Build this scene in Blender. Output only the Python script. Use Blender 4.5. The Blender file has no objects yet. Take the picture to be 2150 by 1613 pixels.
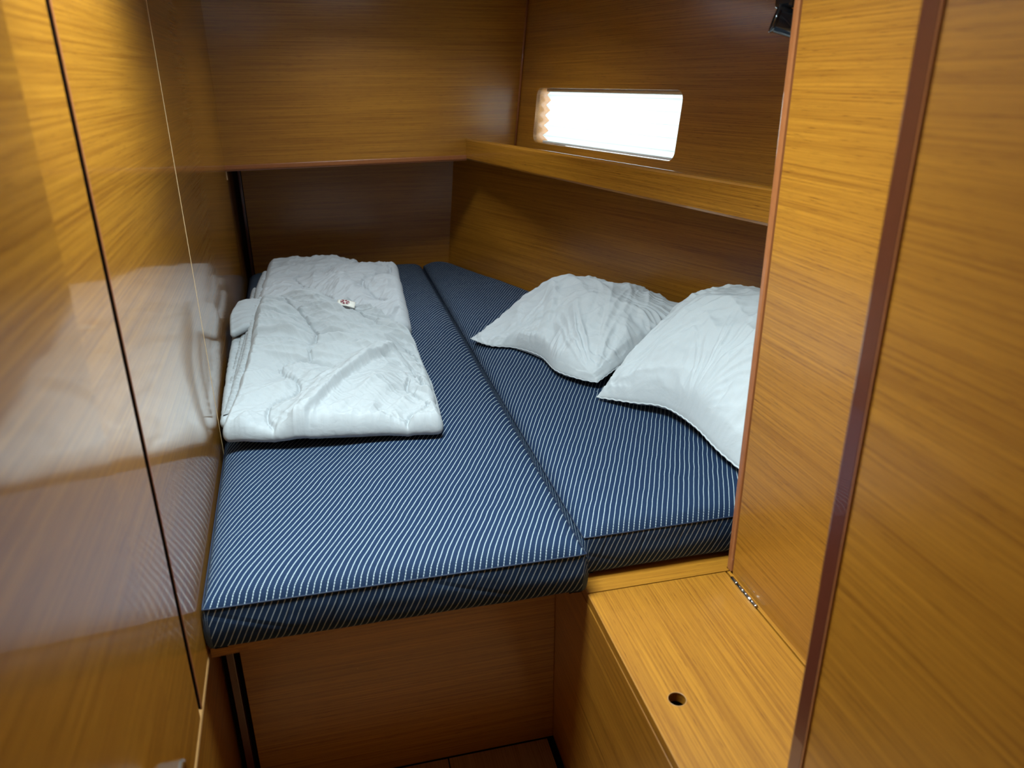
import bpy, bmesh, math, random
import numpy as np
from mathutils import Vector, Matrix

S = bpy.context.scene
COL = S.collection
R = math.radians

# ------------------------------------------------------------------ camera
CAM_H = 1.65
YAW, PITCH, ROLL = R(13.3), R(22.137), R(0.52)
cam_d = bpy.data.cameras.new('camera')
cam_d.sensor_width = 36.0
cam_d.lens = 1580.7 * 36.0 / 2150.0
cam_d.clip_start = 0.02
cam_d.dof.use_dof = True
cam_d.dof.focus_distance = 2.2
cam_d.dof.aperture_fstop = 3.8
cam = bpy.data.objects.new('camera', cam_d)
COL.objects.link(cam)
fw = Vector((math.sin(YAW) * math.cos(PITCH), math.cos(YAW) * math.cos(PITCH), -math.sin(PITCH)))
rt = Vector((math.cos(YAW), -math.sin(YAW), 0))
dn = fw.cross(rt)
r2 = rt * math.cos(ROLL) + dn * math.sin(ROLL)
d2 = -rt * math.sin(ROLL) + dn * math.cos(ROLL)
cam.matrix_world = Matrix(((r2.x, -d2.x, -fw.x, 0), (r2.y, -d2.y, -fw.y, 0), (r2.z, -d2.z, -fw.z, CAM_H), (0, 0, 0, 1)))
S.camera = cam

# ------------------------------------------------------------------ world, daylight, exposure
w = bpy.data.worlds.new('overcast_daylight')
S.world = w
w.use_nodes = True
w.node_tree.nodes['Background'].inputs[0].default_value = (0.80, 0.90, 1.0, 1)
w.node_tree.nodes['Background'].inputs[1].default_value = 0.035

HATCH = (0.04, 1.20, 0.66, 0.48)      # deck hatch above the foot of the berth: centre x, y and size


def area(name, loc, target, sx, sy, power, col):
    d = bpy.data.lights.new(name, 'AREA')
    d.shape = 'RECTANGLE'
    d.size, d.size_y = sx, sy
    d.energy = power
    d.color = col
    o = bpy.data.objects.new(name, d)
    COL.objects.link(o)
    o.location = loc
    o.rotation_euler = (Vector(target) - Vector(loc)).to_track_quat('-Z', 'Y').to_euler()
    return o


hatch_light = area('hatch_daylight', (HATCH[0], HATCH[1], 2.33), (HATCH[0], HATCH[1] + 0.0001, 0), HATCH[2], HATCH[3], 84, (0.80, 0.96, 1.0))
PORT = (0.30, 2.86, 0.40, 0.36)        # small deck light above the far half of the berth
port_light = area('deck_light_daylight', (PORT[0], PORT[1], 2.24), (PORT[0], PORT[1] + 0.0001, 0), PORT[2], PORT[3], 18, (0.85, 0.95, 1.0))

S.view_settings.view_transform = 'Standard'
S.view_settings.look = 'None'
S.view_settings.gamma = 1
S.view_settings.use_curve_mapping = False
S.view_settings.exposure = -0.15


# ------------------------------------------------------------------ helpers
def tag(o, label=None, cat=None, group=None, kind=None):
    if label: o['label'] = label
    if cat: o['category'] = cat
    if group: o['group'] = group
    if kind: o['kind'] = kind
    return o


def world_of(o):
    return o.matrix_basis if o.parent is None else world_of(o.parent) @ o.matrix_parent_inverse @ o.matrix_basis


def setpar(o, p):
    if p is not None:
        o.parent = p
        o.matrix_parent_inverse = world_of(p).inverted()
    return o


def empty(name, loc=(0, 0, 0)):
    o = bpy.data.objects.new(name, None)
    o.empty_display_size = 0.1
    o.matrix_basis = Matrix.Translation(loc)
    COL.objects.link(o)
    return o


def mesh_obj(name, verts, faces, mat, parent=None, smooth=False, M=None):
    me = bpy.data.meshes.new(name)
    me.from_pydata([tuple(v) for v in verts], [], [tuple(f) for f in faces])
    if smooth:
        me.polygons.foreach_set('use_smooth', [True] * len(me.polygons))
    me.update()
    if mat: me.materials.append(mat)
    o = bpy.data.objects.new(name, me)
    COL.objects.link(o)
    if M is not None: o.matrix_basis = M
    return setpar(o, parent)


def bm_obj(name, bm, mat, parent=None, smooth=False, M=None):
    me = bpy.data.meshes.new(name)
    bmesh.ops.recalc_face_normals(bm, faces=bm.faces[:])
    bm.to_mesh(me)
    bm.free()
    if smooth:
        me.polygons.foreach_set('use_smooth', [True] * len(me.polygons))
    if mat: me.materials.append(mat)
    o = bpy.data.objects.new(name, me)
    COL.objects.link(o)
    if M is not None: o.matrix_basis = M
    return setpar(o, parent)


def frame(O, U, V):
    U = Vector(U).normalized()
    N = U.cross(Vector(V)).normalized()
    V = N.cross(U)
    O = Vector(O)
    return Matrix(((U.x, V.x, N.x, O.x), (U.y, V.y, N.y, O.y), (U.z, V.z, N.z, O.z), (0, 0, 0, 1)))


def box_bm(x0, x1, y0, y1, z0, z1, bev=0.0, seg=2):
    bm = bmesh.new()
    bmesh.ops.create_cube(bm, size=1)
    for v in bm.verts:
        v.co = Vector(((x0 + x1) / 2 + v.co.x * (x1 - x0), (y0 + y1) / 2 + v.co.y * (y1 - y0), (z0 + z1) / 2 + v.co.z * (z1 - z0)))
    if bev > 0:
        bmesh.ops.bevel(bm, geom=bm.edges[:], offset=bev, segments=seg, affect='EDGES', profile=0.5)
    return bm


def panel(name, O, U, V, w_, h_, t, mat, parent=None, bev=0.0015):
    """board whose front face starts at O, w_ along U (the grain), h_ along V, thickness t behind the face"""
    return bm_obj(name, box_bm(0, w_, 0, h_, -t, 0, bev), mat, parent, M=frame(O, U, V))


def plate_hole(name, O, U, V, rect, hole, t, mat, parent=None):
    """rect=(x0,x1,y0,y1) board with one hole, hole = loop of points going round"""
    x0, x1, y0, y1 = rect
    n = len(hole)
    cx = sum(p[0] for p in hole) / n
    cy = sum(p[1] for p in hole) / n
    outer = []
    for px, py in hole:
        dx, dy = px - cx, py - cy
        s = 1e9
        if dx > 1e-9: s = min(s, (x1 - cx) / dx)
        if dx < -1e-9: s = min(s, (x0 - cx) / dx)
        if dy > 1e-9: s = min(s, (y1 - cy) / dy)
        if dy < -1e-9: s = min(s, (y0 - cy) / dy)
        outer.append([cx + dx * s, cy + dy * s])
    for c in ((x0, y0), (x1, y0), (x1, y1), (x0, y1)):          # snap the nearest ray to each corner
        i = min(range(n), key=lambda k: (outer[k][0] - c[0]) ** 2 + (outer[k][1] - c[1]) ** 2)
        outer[i] = list(c)
    vs, fs = [], []
    for z in (0, -t):
        vs += [(p[0], p[1], z) for p in hole]
        vs += [(p[0], p[1], z) for p in outer]
    for i in range(n):
        j = (i + 1) % n
        fs.append((i, j, n + j, n + i)[::-1])
        fs.append((2 * n + i, 2 * n + j, 3 * n + j, 3 * n + i))
        fs.append((i, j, 2 * n + j, 2 * n + i))
        fs.append((n + i, n + j, 3 * n + j, 3 * n + i)[::-1])
    bm = bmesh.new()
    bv = [bm.verts.new(v) for v in vs]
    for f in fs:
        try: bm.faces.new([bv[i] for i in f])
        except ValueError: pass
    return bm_obj(name, bm, mat, parent, M=frame(O, U, V))


def round_rect(x0, x1, y0, y1, r, n=8):
    pts = []
    for cx, cy, a0 in ((x1 - r, y0 + r, -90), (x1 - r, y1 - r, 0), (x0 + r, y1 - r, 90), (x0 + r, y0 + r, 180)):
        for k in range(n + 1):
            a = R(a0 + 90 * k / n)
            pts.append((cx + r * math.cos(a), cy + r * math.sin(a)))
    # extra points along the long sides keep the ring quads tidy
    out = []
    for i, p in enumerate(pts):
        q = pts[(i + 1) % len(pts)]
        out.append(p)
        L = math.hypot(q[0] - p[0], q[1] - p[1])
        m = int(L / 0.06)
        for k in range(1, m):
            out.append((p[0] + (q[0] - p[0]) * k / m, p[1] + (q[1] - p[1]) * k / m))
    return out


def tube_geo(pts, r, n=8, closed=False):
    pts = [Vector(p) for p in pts]
    vs, fs = [], []
    m = len(pts)
    for i, p in enumerate(pts):
        a = pts[(i - 1) % m] if (closed or i > 0) else p
        b = pts[(i + 1) % m] if (closed or i < m - 1) else p
        t = (b - a).normalized()
        up = Vector((0, 0, 1)) if abs(t.z) < 0.9 else Vector((1, 0, 0))
        s = t.cross(up).normalized()
        q = s.cross(t)
        rr = r[i] if isinstance(r, (list, tuple)) else r
        for k in range(n):
            an = 2 * math.pi * k / n
            vs.append(p + (s * math.cos(an) + q * math.sin(an)) * rr)
    for i in range(m if closed else m - 1):
        for k in range(n):
            a, b = i * n + k, i * n + (k + 1) % n
            c, d = ((i + 1) % m) * n + (k + 1) % n, ((i + 1) % m) * n + k
            fs.append((a, b, c, d))
    if not closed:
        fs.append(tuple(range(n))[::-1])
        fs.append(tuple((m - 1) * n + k for k in range(n)))
    return vs, fs


def tube(name, pts, r, mat, parent=None, n=8, closed=False):
    v, f = tube_geo(pts, r, n, closed)
    return mesh_obj(name, v, f, mat, parent, smooth=True)


def revolve(name, prof, origin, axis, mat, parent=None, n=28):
    """prof = [(radius, along)] turned about axis through origin"""
    ax = Vector(axis).normalized()
    up = Vector((0, 0, 1)) if abs(ax.z) < 0.9 else Vector((1, 0, 0))
    s = ax.cross(up).normalized()
    q = s.cross(ax)
    vs, fs = [], []
    for r_, l in prof:
        for k in range(n):
            a = 2 * math.pi * k / n
            vs.append(Vector(origin) + ax * l + (s * math.cos(a) + q * math.sin(a)) * r_)
    for i in range(len(prof) - 1):
        for k in range(n):
            fs.append((i * n + k, i * n + (k + 1) % n, (i + 1) * n + (k + 1) % n, (i + 1) * n + k))
    return mesh_obj(name, vs, fs, mat, parent, smooth=True)


# ------------------------------------------------------------------ materials
def new_mat(name):
    m = bpy.data.materials.new(name)
    m.use_nodes = True
    nt = m.node_tree
    return m, nt, nt.nodes['Principled BSDF'], nt.links


def wood(name, light, dark, rough=0.3, coat=0.6, coat_rough=0.1, streak=1.0):
    m, nt, b, L = new_mat(name)
    N = nt.nodes.new
    tc = N('ShaderNodeTexCoord')
    oi = N('ShaderNodeObjectInfo')
    mul = N('ShaderNodeMath'); mul.operation = 'MULTIPLY'; mul.inputs[1].default_value = 53.0
    L.new(oi.outputs['Random'], mul.inputs[0])
    add = N('ShaderNodeVectorMath'); add.operation = 'ADD'
    L.new(tc.outputs['Object'], add.inputs[0]); L.new(mul.outputs[0], add.inputs[1])

    def streaks(scale, sx, detail, rough_):
        mp = N('ShaderNodeMapping'); mp.inputs['Scale'].default_value = (sx, scale, scale)
        L.new(add.outputs[0], mp.inputs[0])
        n = N('ShaderNodeTexNoise'); n.inputs['Scale'].default_value = 1.0
        n.inputs['Detail'].default_value = detail; n.inputs['Roughness'].default_value = rough_
        L.new(mp.outputs[0], n.inputs['Vector'])
        return n.outputs['Fac']
    a = streaks(60, 0.7, 4, 0.6)          # broad figure
    c = streaks(300, 2.4, 4, 0.62)         # fine veneer streaks
    e = streaks(700, 22.0, 2, 0.6)         # pores

    def ramp(fac, p0, p1):
        r = N('ShaderNodeMapRange'); r.inputs['From Min'].default_value = p0; r.inputs['From Max'].default_value = p1
        L.new(fac, r.inputs['Value']); return r.outputs[0]
    mixf = N('ShaderNodeMath'); mixf.operation = 'MULTIPLY_ADD'
    L.new(ramp(c, 0.36, 0.62), mixf.inputs[0]); mixf.inputs[1].default_value = 0.62 * streak
    m2 = N('ShaderNodeMath'); m2.operation = 'MULTIPLY'; m2.inputs[1].default_value = 0.38
    L.new(ramp(a, 0.3, 0.7), m2.inputs[0]); L.new(m2.outputs[0], mixf.inputs[2])
    cm = N('ShaderNodeMix'); cm.data_type = 'RGBA'
    cm.inputs['A'].default_value = (*dark, 1); cm.inputs['B'].default_value = (*light, 1)
    L.new(mixf.outputs[0], cm.inputs['Factor'])
    pm = N('ShaderNodeMix'); pm.data_type = 'RGBA'; pm.blend_type = 'MULTIPLY'
    L.new(cm.outputs['Result'], pm.inputs['A'])
    pr = ramp(e, 0.60, 0.74)
    pm.inputs['B'].default_value = (0.45, 0.36, 0.28, 1)
    L.new(pr, pm.inputs['Factor'])
    L.new(pm.outputs['Result'], b.inputs['Base Color'])
    b.inputs['Roughness'].default_value = rough
    b.inputs['Specular IOR Level'].default_value = 0.5
    b.inputs['Coat Weight'].default_value = coat
    b.inputs['Coat Roughness'].default_value = coat_rough
    bp = N('ShaderNodeBump'); bp.inputs['Strength'].default_value = 0.06; bp.inputs['Distance'].default_value = 0.002
    L.new(c, bp.inputs['Height']); L.new(bp.outputs[0], b.inputs['Normal'])
    return m


def plain(name, col, rough=0.5, metal=0.0, coat=0.0, spec=0.5):
    m, nt, b, L = new_mat(name)
    n = nt.nodes.new('ShaderNodeTexNoise'); n.inputs['Scale'].default_value = 60; n.inputs['Detail'].default_value = 3
    tc = nt.nodes.new('ShaderNodeTexCoord'); L.new(tc.outputs['Object'], n.inputs['Vector'])
    mx = nt.nodes.new('ShaderNodeMix'); mx.data_type = 'RGBA'
    mx.inputs['A'].default_value = (*[c * 0.85 for c in col], 1); mx.inputs['B'].default_value = (*[min(1, c * 1.1) for c in col], 1)
    L.new(n.outputs['Fac'], mx.inputs['Factor']); L.new(mx.outputs['Result'], b.inputs['Base Color'])
    b.inputs['Roughness'].default_value = rough; b.inputs['Metallic'].default_value = metal
    b.inputs['Coat Weight'].default_value = coat; b.inputs['Specular IOR Level'].default_value = spec
    return m


TEAK_L, TEAK_D = (0.47, 0.200, 0.016), (0.235, 0.082, 0.005)
M_teak = wood('teak_veneer', TEAK_L, TEAK_D, rough=0.42, coat=0.8, coat_rough=0.2)
M_gloss = wood('varnished_teak_veneer', TEAK_L, TEAK_D, rough=0.32, coat=1.0, coat_rough=0.07)
M_floor = wood('cabin_sole_veneer', (0.40, 0.22, 0.075), (0.22, 0.10, 0.03), rough=0.45, coat=0.2)
M_trim = plain('mahogany_edge', (0.33, 0.115, 0.038), 0.32, coat=0.6)
M_dtrim = plain('dark_mahogany_strip', (0.105, 0.026, 0.014), 0.28, coat=0.8)
M_ply = plain('raw_plywood_edge', (0.62, 0.42, 0.22), 0.6)
M_lip = plain('oiled_teak_lip', (0.46, 0.24, 0.085), 0.35, coat=0.5)
M_black = plain('shadow_gap', (0.012, 0.008, 0.006), 0.8, spec=0.1)
M_liner = plain('vinyl_headliner', (0.40, 0.40, 0.38), 0.7)
M_chrome = plain('chromed_metal', (0.75, 0.76, 0.78), 0.12, 1.0)
M_brass = plain('nickel_hinge', (0.42, 0.40, 0.36), 0.28, 1.0)
M_lamp = plain('black_gloss_plastic', (0.008, 0.009, 0.012), 0.12, coat=1.0)
M_baffle = plain('grey_light_baffle', (0.10, 0.10, 0.105), 0.6)  # dark surface of the added light baffles above the ceiling
M_alu = plain('hatch_aluminium', (0.5, 0.5, 0.52), 0.35, 1.0)


def cloth_mat(name, col, crinkle=0.25, sc=9.0):
    m, nt, b, L = new_mat(name)
    N = nt.nodes.new
    tc = N('ShaderNodeTexCoord')
    n1 = N('ShaderNodeTexNoise'); n1.inputs['Scale'].default_value = sc * 3; n1.inputs['Detail'].default_value = 6
    n1.inputs['Roughness'].default_value = 0.55; n1.inputs['Distortion'].default_value = 0.8
    L.new(tc.outputs['Object'], n1.inputs['Vector'])
    n2 = N('ShaderNodeTexNoise'); n2.inputs['Scale'].default_value = 900; n2.inputs['Detail'].default_value = 2
    L.new(tc.outputs['Object'], n2.inputs['Vector'])
    mx = N('ShaderNodeMix'); mx.data_type = 'RGBA'
    mx.inputs['A'].default_value = (*[c * 0.97 for c in col], 1); mx.inputs['B'].default_value = (*col, 1)
    L.new(n1.outputs['Fac'], mx.inputs['Factor']); L.new(mx.outputs['Result'], b.inputs['Base Color'])
    b.inputs['Roughness'].default_value = 0.75
    b.inputs['Specular IOR Level'].default_value = 0.2
    b.inputs['Sheen Weight'].default_value = 0.08
    b.inputs['Subsurface Weight'].default_value = 0.0
    b1 = N('ShaderNodeBump'); b1.inputs['Strength'].default_value = crinkle; b1.inputs['Distance'].default_value = 0.012
    L.new(n1.outputs['Fac'], b1.inputs['Height'])
    b2 = N('ShaderNodeBump'); b2.inputs['Strength'].default_value = 0.08; b2.inputs['Distance'].default_value = 0.0006
    L.new(n2.outputs['Fac'], b2.inputs['Height']); L.new(b1.outputs[0], b2.inputs['Normal'])
    L.new(b2.outputs[0], b.inputs['Normal'])
    return m


M_duvet = cloth_mat('white_cotton_duvet', (0.43, 0.45, 0.465), 0.22)
M_duvet2 = cloth_mat('white_microfibre_duvet', (0.505, 0.53, 0.55), 0.2)
M_pillow = cloth_mat('white_pillowcase_cotton', (0.53, 0.56, 0.58), 0.2, 7)
M_tag = plain('cream_woven_label', (0.82, 0.80, 0.72), 0.8)
M_red = plain('wine_red_print', (0.25, 0.03, 0.06), 0.7)
M_dust = plain('white_lint', (0.7, 0.7, 0.72), 0.8)


def mattress_mat():
    m, nt, b, L = new_mat('navy_pinstripe_fabric')
    N = nt.nodes.new
    uv = N('ShaderNodeUVMap'); uv.uv_map = 'cloth'
    sep = N('ShaderNodeSeparateXYZ'); L.new(uv.outputs[0], sep.inputs[0])

    def math_(op, a, b_=None, c_=None):
        n = N('ShaderNodeMath'); n.operation = op
        for i, x in enumerate((a, b_, c_)):
            if x is None: continue
            if isinstance(x, (int, float)): n.inputs[i].default_value = x
            else: L.new(x, n.inputs[i])
        return n.outputs[0]
    # weave coordinates: across the stripes / along them
    ca, sa = math.cos(R(64)), math.sin(R(64))
    wob = N('ShaderNodeTexNoise'); wob.inputs['Scale'].default_value = 16; wob.inputs['Detail'].default_value = 1
    L.new(uv.outputs[0], wob.inputs['Vector'])
    across = math_('SUBTRACT', math_('MULTIPLY', sep.outputs[0], sa), math_('MULTIPLY', sep.outputs[1], ca))
    across = math_('ADD', across, math_('MULTIPLY', math_('SUBTRACT', wob.outputs['Fac'], 0.5), 0.004))
    along = math_('ADD', math_('MULTIPLY', sep.outputs[0], ca), math_('MULTIPLY', sep.outputs[1], sa))
    fr = math_('FRACT', math_('MULTIPLY', across, 1 / 0.0112))
    d = math_('ABSOLUTE', math_('SUBTRACT', fr, 0.5))
    line = N('ShaderNodeMapRange'); line.inputs['From Min'].default_value = 0.075; line.inputs['From Max'].default_value = 0.040
    L.new(d, line.inputs['Value'])
    stitch = math_('FRACT', math_('MULTIPLY', along, 1 / 0.0034))
    st = N('ShaderNodeMapRange'); st.inputs['From Min'].default_value = 0.10; st.inputs['From Max'].default_value = 0.26
    st.inputs['To Min'].default_value = 0.25
    L.new(math_('ABSOLUTE', math_('SUBTRACT', stitch, 0.5)), st.inputs['Value'])
    mask = math_('MULTIPLY', line.outputs[0], st.outputs[0])
    # ground weave
    wv = N('ShaderNodeTexNoise'); wv.inputs['Scale'].default_value = 700; wv.inputs['Detail'].default_value = 2
    L.new(uv.outputs[0], wv.inputs['Vector'])
    g = N('ShaderNodeMix'); g.data_type = 'RGBA'
    g.inputs['A'].default_value = (0.006, 0.014, 0.036, 1); g.inputs['B'].default_value = (0.016, 0.036, 0.085, 1)
    L.new(wv.outputs['Fac'], g.inputs['Factor'])
    mx = N('ShaderNodeMix'); mx.data_type = 'RGBA'
    L.new(mask, mx.inputs['Factor']); L.new(g.outputs['Result'], mx.inputs['A']); mx.inputs['B'].default_value = (0.60, 0.70, 0.72, 1)
    vo = N('ShaderNodeTexVoronoi'); vo.inputs['Scale'].default_value = 22; vo.inputs['Randomness'].default_value = 1
    L.new(uv.outputs[0], vo.inputs['Vector'])
    near = math_('LESS_THAN', vo.outputs['Distance'], 0.028)
    sc_ = N('ShaderNodeSeparateColor'); L.new(vo.outputs['Color'], sc_.inputs[0])
    lint = math_('MULTIPLY', near, math_('GREATER_THAN', sc_.outputs[0], 0.90))
    lm = N('ShaderNodeMix'); lm.data_type = 'RGBA'
    L.new(lint, lm.inputs['Factor']); L.new(mx.outputs['Result'], lm.inputs['A']); lm.inputs['B'].default_value = (0.6, 0.62, 0.64, 1)
    L.new(lm.outputs['Result'], b.inputs['Base Color'])
    b.inputs['Roughness'].default_value = 0.8
    b.inputs['Specular IOR Level'].default_value = 0.12
        # diamond quilting stitches, very shallow
    rot = N('ShaderNodeMapping'); rot.inputs['Rotation'].default_value = (0, 0, R(20))
    L.new(uv.outputs[0], rot.inputs[0])
    s2 = N('ShaderNodeSeparateXYZ'); L.new(rot.outputs[0], s2.inputs[0])

    def groove(x, period):
        f = math_('ABSOLUTE', math_('SUBTRACT', math_('FRACT', math_('MULTIPLY', x, 1 / period)), 0.5))
        r = N('ShaderNodeMapRange'); r.inputs['From Min'].default_value = 0.0; r.inputs['From Max'].default_value = 0.06
        L.new(f, r.inputs['Value']); return r.outputs[0]
    q = math_('MULTIPLY', groove(s2.outputs[0], 0.085), groove(s2.outputs[1], 0.14))
    hh = math_('ADD', math_('MULTIPLY', q, 1.0), math_('ADD', math_('MULTIPLY', mask, 0.25), math_('MULTIPLY', wv.outputs['Fac'], 0.12)))
    bp = N('ShaderNodeBump'); bp.inputs['Strength'].default_value = 0.5; bp.inputs['Distance'].default_value = 0.0016
    L.new(hh, bp.inputs['Height']); L.new(bp.outputs[0], b.inputs['Normal'])
    return m


M_matt = mattress_mat()
M_pipe = plain('navy_seam_cord', (0.008, 0.016, 0.04), 0.7)

# translucent pleated paper of the blind
M_blind = bpy.data.materials.new('pleated_blind_fabric'); M_blind.use_nodes = True
nt = M_blind.node_tree
for n in list(nt.nodes):
    if n.type != 'OUTPUT_MATERIAL': nt.nodes.remove(n)
df = nt.nodes.new('ShaderNodeBsdfDiffuse'); df.inputs[0].default_value = (0.86, 0.87, 0.86, 1)
tl = nt.nodes.new('ShaderNodeBsdfTranslucent'); tl.inputs[0].default_value = (0.90, 0.95, 0.95, 1)
ms = nt.nodes.new('ShaderNodeMixShader'); ms.inputs[0].default_value = 0.6
nt.links.new(df.outputs[0], ms.inputs[1]); nt.links.new(tl.outputs[0], ms.inputs[2])
nt.links.new(ms.outputs[0], nt.nodes['Material Output'].inputs[0])
M_glass = bpy.data.materials.new('acrylic_pane'); M_glass.use_nodes = True
nt = M_glass.node_tree
for n in list(nt.nodes):
    if n.type != 'OUTPUT_MATERIAL': nt.nodes.remove(n)
tr = nt.nodes.new('ShaderNodeBsdfTransparent'); tr.inputs[0].default_value = (0.95, 0.97, 0.98, 1)
gl = nt.nodes.new('ShaderNodeBsdfGlossy'); gl.inputs['Roughness'].default_value = 0.03
ms = nt.nodes.new('ShaderNodeMixShader'); ms.inputs[0].default_value = 0.06
nt.links.new(tr.outputs[0], ms.inputs[1]); nt.links.new(gl.outputs[0], ms.inputs[2])
nt.links.new(ms.outputs[0], nt.nodes['Material Output'].inputs[0])

# ------------------------------------------------------------------ the setting
CEIL = 2.06
BASE = 0.638            # top of berth board and of the locker
KW = math.tan(R(2.6))
X, Y, Z = Vector((1, 0, 0)), Vector((0, 1, 0)), Vector((0, 0, 1))


def wall_x(y):          # face of the left wall
    return -0.307 - KW * (y - 1.242)


# floor: dark bilge below, boards as pieces
fl = mesh_obj('floor', [(-0.75, -0.9, -0.03), (1.0, -0.9, -0.03), (1.0, 1.9, -0.03), (-0.75, 1.9, -0.03)], [(0, 1, 2, 3)], M_black)
tag(fl, kind='structure')
for x0, x1 in ((-0.36, -0.142), (-0.139, 0.163), (0.166, 0.433)):
    panel('floor_board', (x1, -0.85, 0), Y, -X, 2.309, x1 - x0, 0.02, M_floor, fl, bev=0.001)

# left wall: backing + veneered panels with an open joint at y = 1.09
wl_root = mesh_obj('wall_left', [(wall_x(-0.9) - 0.03, -0.9, 0), (wall_x(3.95) - 0.03, 3.95, 0), (wall_x(3.95) - 0.03, 3.95, CEIL), (wall_x(-0.9) - 0.03, -0.9, CEIL)],
                   [(0, 1, 2, 3)], M_black)
tag(wl_root, kind='structure')
WD = Vector((-KW, 1, 0)).normalized()


def wl_panel(y0, y1, z0, z1, t=0.02, off=0.0, mat=None, name='veneer_panel', bev=0.0015):
    L = (y1 - y0) / WD.y
    nrm = Z.cross(WD) * -1
    O = Vector((wall_x(y0), y0, z0)) + WD.cross(Z) * off
    return panel(name, O, WD, Z, L, z1 - z0, t, mat or M_gloss, wl_root, bev)


wl_panel(-0.9, 1.083, 0.632, CEIL)
wl_panel(1.1035, 1.926, 0.632, CEIL)
wl_panel(1.929, 3.46, 0.632, CEIL)
wl_panel(3.462, 3.93, 0.632, CEIL, off=-0.004)
wl_panel(1.083, 1.1035, 0.632, CEIL, t=0.004, off=-0.0185, mat=M_black, name='joint_strip', bev=0.0)
wl_panel(1.1032, 1.1095, 0.632, CEIL, t=0.0016, off=0.0006, mat=M_trim, name='panel_edge', bev=0.0005)
wl_panel(1.1026, 1.1090, 0.632, CEIL, t=0.018, off=-0.0012, mat=M_black, name='joint_shadow', bev=0.0)
wl_panel(1.9262, 1.9288, 0.632, CEIL, t=0.004, off=0.0006, mat=M_ply, name='joint_bead', bev=0.0004)
wl_panel(3.44, 3.4445, 1.262, CEIL, t=0.004, off=0.0025, mat=M_ply, name='joint_bead', bev=0.0006)
# below berth level the wall steps back, a rounded lip finishes the upper panels
wl_panel(-0.9, 1.9, 0.0, 0.615, t=0.004, off=-0.022, mat=M_teak, name='lower_panel')
p0 = Vector((wall_x(-0.9), -0.9, 0.628)); p1 = Vector((wall_x(1.26), 1.26, 0.628))
tube('bottom_lip', [p0 + X * -0.006, p1 + X * -0.006], 0.0085, M_lip, wl_root, 10)

# front panel of the berth, set back under the board, with a filler post on its left
fp = panel('wall_berth_front', (-0.296, 1.463, 0), X, Z, 0.747, 0.612, 0.018, M_teak)
tag(fp, kind='structure')
panel('filler_post', (-0.325, 1.458, 0), X, Z, 0.017, 0.611, 0.02, M_dtrim, fp)
panel('gap_backing', (-0.345, 1.485, 0), X, Z, 0.06, 0.611, 0.004, M_black, fp)

# upper back panel
B = R(7.13)
UB = Vector((math.cos(B), math.sin(B), 0))
UBo = Vector((-0.412, 3.424, 1.322))
wb = panel('wall_back', UBo, UB, Z, 1.37, CEIL - 1.322, 0.02, M_teak)
tag(wb, kind='structure')
NB = UB.cross(Z)
panel('bottom_trim', UBo - Z * 0.0235 + NB * 0.004, UB, Z, 1.055, 0.0245, 0.03, M_trim, wb, bev=0.003)
# soffit of the foot box
mesh_obj('soffit', [(-0.45, 3.41, 1.306), (1.2, 3.62, 1.306), (1.2, 4.0, 1.306), (-0.45, 4.0, 1.306)], [(0, 1, 2, 3)], M_teak, wb)

# lower back wall in the foot box
wf = panel('wall_foot', (-0.40, 3.90, 0.60), X, Z, 1.15, 0.74, 0.02, M_teak)
tag(wf, kind='structure')
panel('edge_strip', (-0.445, 3.8985, 0.60), X, Z, 0.05, 0.74, 0.02, M_black, wf, bev=0)
panel('edge_strip', (-0.411, 3.896, 0.60), X, Z, 0.012, 0.74, 0.02, M_dtrim, wf, bev=0.002)
for px, pz in ((0.613, 1.245), (0.590, 0.852)):
    revolve('screw', [(0.0001, 0.0025), (0.0022, 0.002), (0.003, 0.0)], (px - 0.002, 3.90, pz), (0, -1, 0), M_chrome, wf, 10)

# lower hull panel, leaning outwards
HA, HBp = Vector((1.632, 1.26, 0.60)), Vector((0.552, 3.945, 0.60))
HU = (HBp - HA).normalized()
hv = Vector((0.077, 0.03, 1)).normalized()
wh = panel('wall_hull', HBp, -HU, hv, (HBp - HA).length + 0.1, 0.76, 0.02, M_teak)
tag(wh, kind='structure')

# hull panel with the window, above the shelf
HD = Vector((math.sin(R(-12.7)), math.cos(R(-12.7)), 0))
WO = Vector((0.876, 3.585, 1.361))
WU = Vector((0.106, 0.013, 0.994)).normalized()
win_rect = (-1.185, -0.166, 0.022, 0.249)
# local u runs towards the camera (-HD)
hole = round_rect(-win_rect[1], -win_rect[0], win_rect[2], win_rect[3], 0.034)
ww = plate_hole('wall_window', WO, -HD, WU, (-0.03, 2.45, -0.06, 0.72), hole, 0.016, M_teak)
tag(ww, kind='structure')
MW = frame(WO, -HD, WU)
# bead in the corner between the window panel and the back panel
v0, v1 = MW @ Vector((0.004, -0.03, 0.004)), MW @ Vector((0.004, 0.70, 0.004))
tube('corner_bead', [v0, v1], 0.006, M_trim, ww, 8)

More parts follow.
